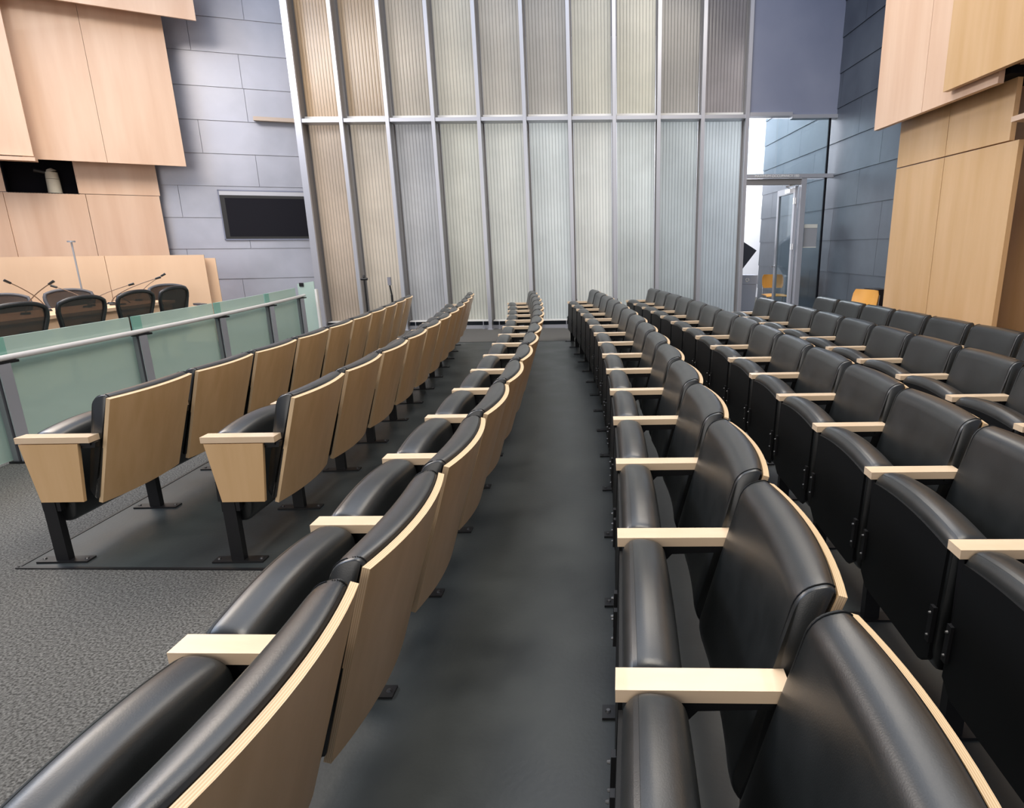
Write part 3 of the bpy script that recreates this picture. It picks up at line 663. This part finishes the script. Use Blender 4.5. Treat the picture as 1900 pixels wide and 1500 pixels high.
# ================================================================== DAIS
ad = math.radians(27); dd = Vector((math.cos(ad), math.sin(ad), 0)); nd_ = Vector((math.sin(ad), -math.cos(ad), 0)); D0 = Vector((-6.15, 9.35, 0))
def screen_wall(x0, x1, ztop, off, label, y, th=.06):
    Q0 = D0+nd_*off; A = onp(x0, y, (Q0.x, Q0.y), (dd.x, dd.y)); B = onp(x1, y, (Q0.x, Q0.y), (dd.x, dd.y))
    bm = bmesh.new(); prism(bm, [Vector((A.x,A.y,.0)), Vector((B.x,B.y,0)), Vector((B.x,B.y,ztop)), Vector((A.x,A.y,ztop))], -nd_*th)
    return tag(link('dais_screen', bm, dais_wood, bevel=.003, segs=1), label, 'screen')
zt = onp(378, 473, ((D0).x, (D0).y), (dd.x, dd.y)).z
screen_wall(201, 384, zt, 0, 'long low maple screen behind the dais, section by the zinc wall', 510)
screen_wall(-140, 200, zt, 0, 'long low maple screen behind the dais, section behind the silver pole', 510)
screen_wall(330, 404, zt-.05, -.12, 'short maple screen end stepped behind the long one', 510)
# curved desk: ring segment
def desk(pts_in, pts_out, z, name, label):
    t = thing(name, label, 'desk', (0,0,0)); n = len(pts_in)
    bm = bmesh.new(); loft(bm, [[Vector((a[0],a[1],z-.035)), Vector((b[0],b[1],z-.035)), Vector((b[0],b[1],z)), Vector((a[0],a[1],z))] for a, b in zip(pts_in, pts_out)]); link('desktop', bm, dais_wood, t, bevel=.004, segs=1)
    bm = bmesh.new(); loft(bm, [[Vector((a[0]*.93+b[0]*.07, a[1]*.93+b[1]*.07, 0)), Vector((a[0]*.88+b[0]*.12, a[1]*.88+b[1]*.12, 0)), Vector((a[0]*.88+b[0]*.12, a[1]*.88+b[1]*.12, z-.036)), Vector((a[0]*.93+b[0]*.07, a[1]*.93+b[1]*.07, z-.036))] for a, b in zip(pts_in, pts_out)]); link('modesty_panel', bm, dais_wood, t)
    return t
inn = []; out = []
for k in range(13):
    y = 4.1 + 4.0*k/12; x = -5.62 - .06*((k-4)/8)**2; inn.append((x, y)); out.append((x-.72, y))
desk(inn, out, .745, 'dais_desk', 'long maple dais desk in front of the black mesh chairs')
def task_chair(loc, rz, label, far=False, frame=None):
    t = thing('office_chair', label, 'chair', loc, rz, 'mesh office chairs at the dais desk'); fm = frame or black_plastic
    # faces +Y; back at -Y
    def bx(u, v):   # outline point of back, u -1..1, v 0..1
        w = .135 + .12*v**.8 - .035*(max(0, v-.72)/.28)**2; return Vector((u*w, -.22 - .05*v**1.2 + .055*u*u*(1-.3*v), .50+.445*v - .034*v*v*abs(u)**3))
    N, Mv = 12, 10; bm = bmesh.new()
    for s_ in (0, 1): pass
    A = [[bm.verts.new(bx(-1+2*i/N, j/Mv)) for i in range(N+1)] for j in range(Mv+1)]; B = [[bm.verts.new(bx(-1+2*i/N, j/Mv)+Vector((0,.006,0))) for i in range(N+1)] for j in range(Mv+1)]
    for j in range(Mv):
        for i in range(N): bm.faces.new([A[j][i], A[j][i+1], A[j+1][i+1], A[j+1][i]]); bm.faces.new([B[j][i], B[j+1][i], B[j+1][i+1], B[j][i+1]])
    link('mesh_backrest', bm, mesh_fabric, t, smooth=True)
    bm = bmesh.new(); loop = [bx(-1, j/Mv) for j in range(Mv+1)] + [bx(-1+2*i/N, 1)+Vector((0,0,.012*(1-(-1+2*i/N)**2))) for i in range(1, N)] + [bx(1, 1-j/Mv) for j in range(Mv+1)] + [bx(1-2*i/N, 0) for i in range(1, N)]
    loop.append(loop[0]); tube(bm, loop, .020, 8); link('back_frame', bm, fm, t, smooth=.9)
    bm = bmesh.new(); tube(bm, [(-.15,-.245,.56), (-.08,-.30,.60), (0,-.31,.62), (.08,-.30,.60), (.15,-.245,.56)], [.02,.035,.045,.035,.02], 8); tube(bm, [(-.17,-.19,.47),(-.1,-.27,.42),(0,-.28,.40),(.1,-.27,.42),(.17,-.19,.47)], .022, 8); tube(bm, [(0,-.29,.60),(0,-.27,.42),(0,-.08,.40)], .03, 8); link('lumbar_support', bm, fm, t, smooth=.9)
    bm = bmesh.new(); box(bm, -.24, .24, -.2, .24, .43, .465); link('seat', bm, fm, t, bevel=.02)
    for sx in (-1, 1):
        bm = bmesh.new(); tube(bm, [(sx*.24,.0,.42),(sx*.29,.0,.46),(sx*.29,-.02,.64)], .016, 8); box(bm, sx*.29-.04, sx*.29+.04, -.14, .12, .64, .67); link('armrest', bm, fm, t, smooth=.5)
    bm = bmesh.new(); cyl(bm, (0,0,.09), (0,0,.43), .028); link('gas_column', bm, fm, t, smooth=.8)
    bm = bmesh.new()
    for k in range(5):
        a_ = k*2*PI/5+.3; tube(bm, [(0,0,.10),(.29*math.cos(a_),.29*math.sin(a_),.065)], [.03,.018], 8)
    b = link('star_base', bm, fm, t, smooth=.8)
    for k in range(5):
        a_ = k*2*PI/5+.3; bm = bmesh.new(); x_, y_ = .29*math.cos(a_), .29*math.sin(a_); cyl(bm, (x_-.012*math.sin(a_), y_+.012*math.cos(a_), .028), (x_+.012*math.sin(a_), y_-.012*math.cos(a_), .028), .028, n=14); link('castor', bm, fm, b, smooth=.8)
    return t
def rot_to(dx, dy): return math.atan2(-dx, dy)
task_chair((-5.06, 5.06, 0), math.radians(80), 'black mesh office chair at the near end of the dais desk')
task_chair((-5.17, 5.82, 0), math.radians(83), 'black mesh office chair, second along the dais desk counting from its near end')
task_chair((-5.24, 6.58, 0), math.radians(86), 'black mesh office chair, third along the dais desk counting from its near end')
task_chair((-5.32, 7.27, 0), math.radians(90), 'black mesh office chair at the end of the dais desk by the glazed wall')
grey_fr = mat('grey_chair_frame', (.10,.10,.11), .5)
_a = task_chair((-6.62, 7.60, 0), math.radians(222), 'grey mesh office chair facing the hall, beside the silver pole', frame=grey_fr)
_b = task_chair((-6.68, 6.80, 0), math.radians(225), 'grey mesh office chair facing the hall, away from the silver pole', frame=grey_fr)
_c = task_chair((-6.02, 8.62, 0), math.radians(235), 'grey mesh office chair mostly hidden behind the end black chair', frame=grey_fr)
for c_ in (_a, _b, _c): c_.scale = (1, 1, .95)
# gooseneck microphones
def mic(base, tip, label):
    b = Vector(base); tp = Vector(tip); t = thing('gooseneck_microphone', label, 'microphone', b, 0, 'gooseneck microphones on the dais desk'); v = tp-b
    bm = bmesh.new(); pts_ = []
    for k in range(13):
        u = k/12; pts_.append(Vector((v.x*u**1.35, v.y*u**1.35, v.z*(u**.75))))
    tube(bm, pts_, .005, 6); link('gooseneck', bm, mat('bronze_stem', (.14,.09,.06), .4, .3) if 'bronze_stem' not in MATS else MATS['bronze_stem'], t, smooth=.9)
    d_ = (pts_[-1]-pts_[-2]).normalized(); bm = bmesh.new(); cyl(bm, pts_[-1]-d_*.01, pts_[-1]+d_*.05, .012, .014, 10); link('capsule', bm, black_plastic, t, smooth=.6)
    bm = bmesh.new(); cyl(bm, (0,0,0), (0,0,.02), .045, .035, 16); link('base', bm, black_plastic, t, smooth=.6)
DZ = .7475
def mp(bx_, by_, tx, ty, Y, lab):
    q_ = ray(bx_, 560); b = Vector((by_, q_.y/q_.x*by_, DZ)); tp = atY(tx, ty, b.y + Y); mic(b, tp, lab)
mp(84, -6.1, 18, 525, -.25, 'gooseneck microphone with its low straight stem pointing away from the zinc wall')
mp(42, -6.0, 92, 527, .10, 'gooseneck microphone bent towards the zinc wall, crossing the low straight one')
mp(168, -6.1, 104, 533, -.1, 'gooseneck microphone reaching over the grey mesh chair by the silver pole')
mp(160, -6.0, 240, 529, .25, 'long low gooseneck microphone beside the foot of the silver pole')
mp(206, -6.1, 290, 517, .2, 'gooseneck microphone reaching up above the third black chair')
mp(258, -6.1, 300, 512, .2, 'gooseneck microphone with the highest tip of all')
# silver pole
t = thing('silver_pole', 'thin silver pole with a small flat cap standing behind the dais desk', 'pole', (-6.95, 8.35, 0))
tp = atY(132, 448, 8.35); t.location.x = tp.x
bm = bmesh.new(); cyl(bm, (0,0,.0), (0,0,tp.z-.01), .010, n=12); link('shaft', bm, alu, t, smooth=.8)
bm = bmesh.new(); cyl(bm, (0,0,tp.z-.012), (0,0,tp.z+.008), .045, n=16); link('cap', bm, alu, t)
bm = bmesh.new(); cyl(bm, (0,0,0), (0,0,.02), .15, n=24); link('base', bm, alu, t)
bp = atZ(176, 540, .93)
# small things on the desk
q_ = ray(216, 560); p = Vector((-5.9, q_.y/q_.x*-5.9, DZ)); t = thing('desk_stand', 'small black folding document stand on the desk', 'stand', p, .4)
bm = bmesh.new(); tube(bm, [(0,0,.0),(.05,.02,.13),(.14,.0,.13)], .008, 6); tube(bm, [(.04,.0,.11),(.14,-.02,.02)], .007, 6); link('arm', bm, black_plastic, t)
bm = bmesh.new(); box(bm, -.06, .08, -.05, .05, 0, .012); link('base', bm, black_plastic, t, bevel=.003)
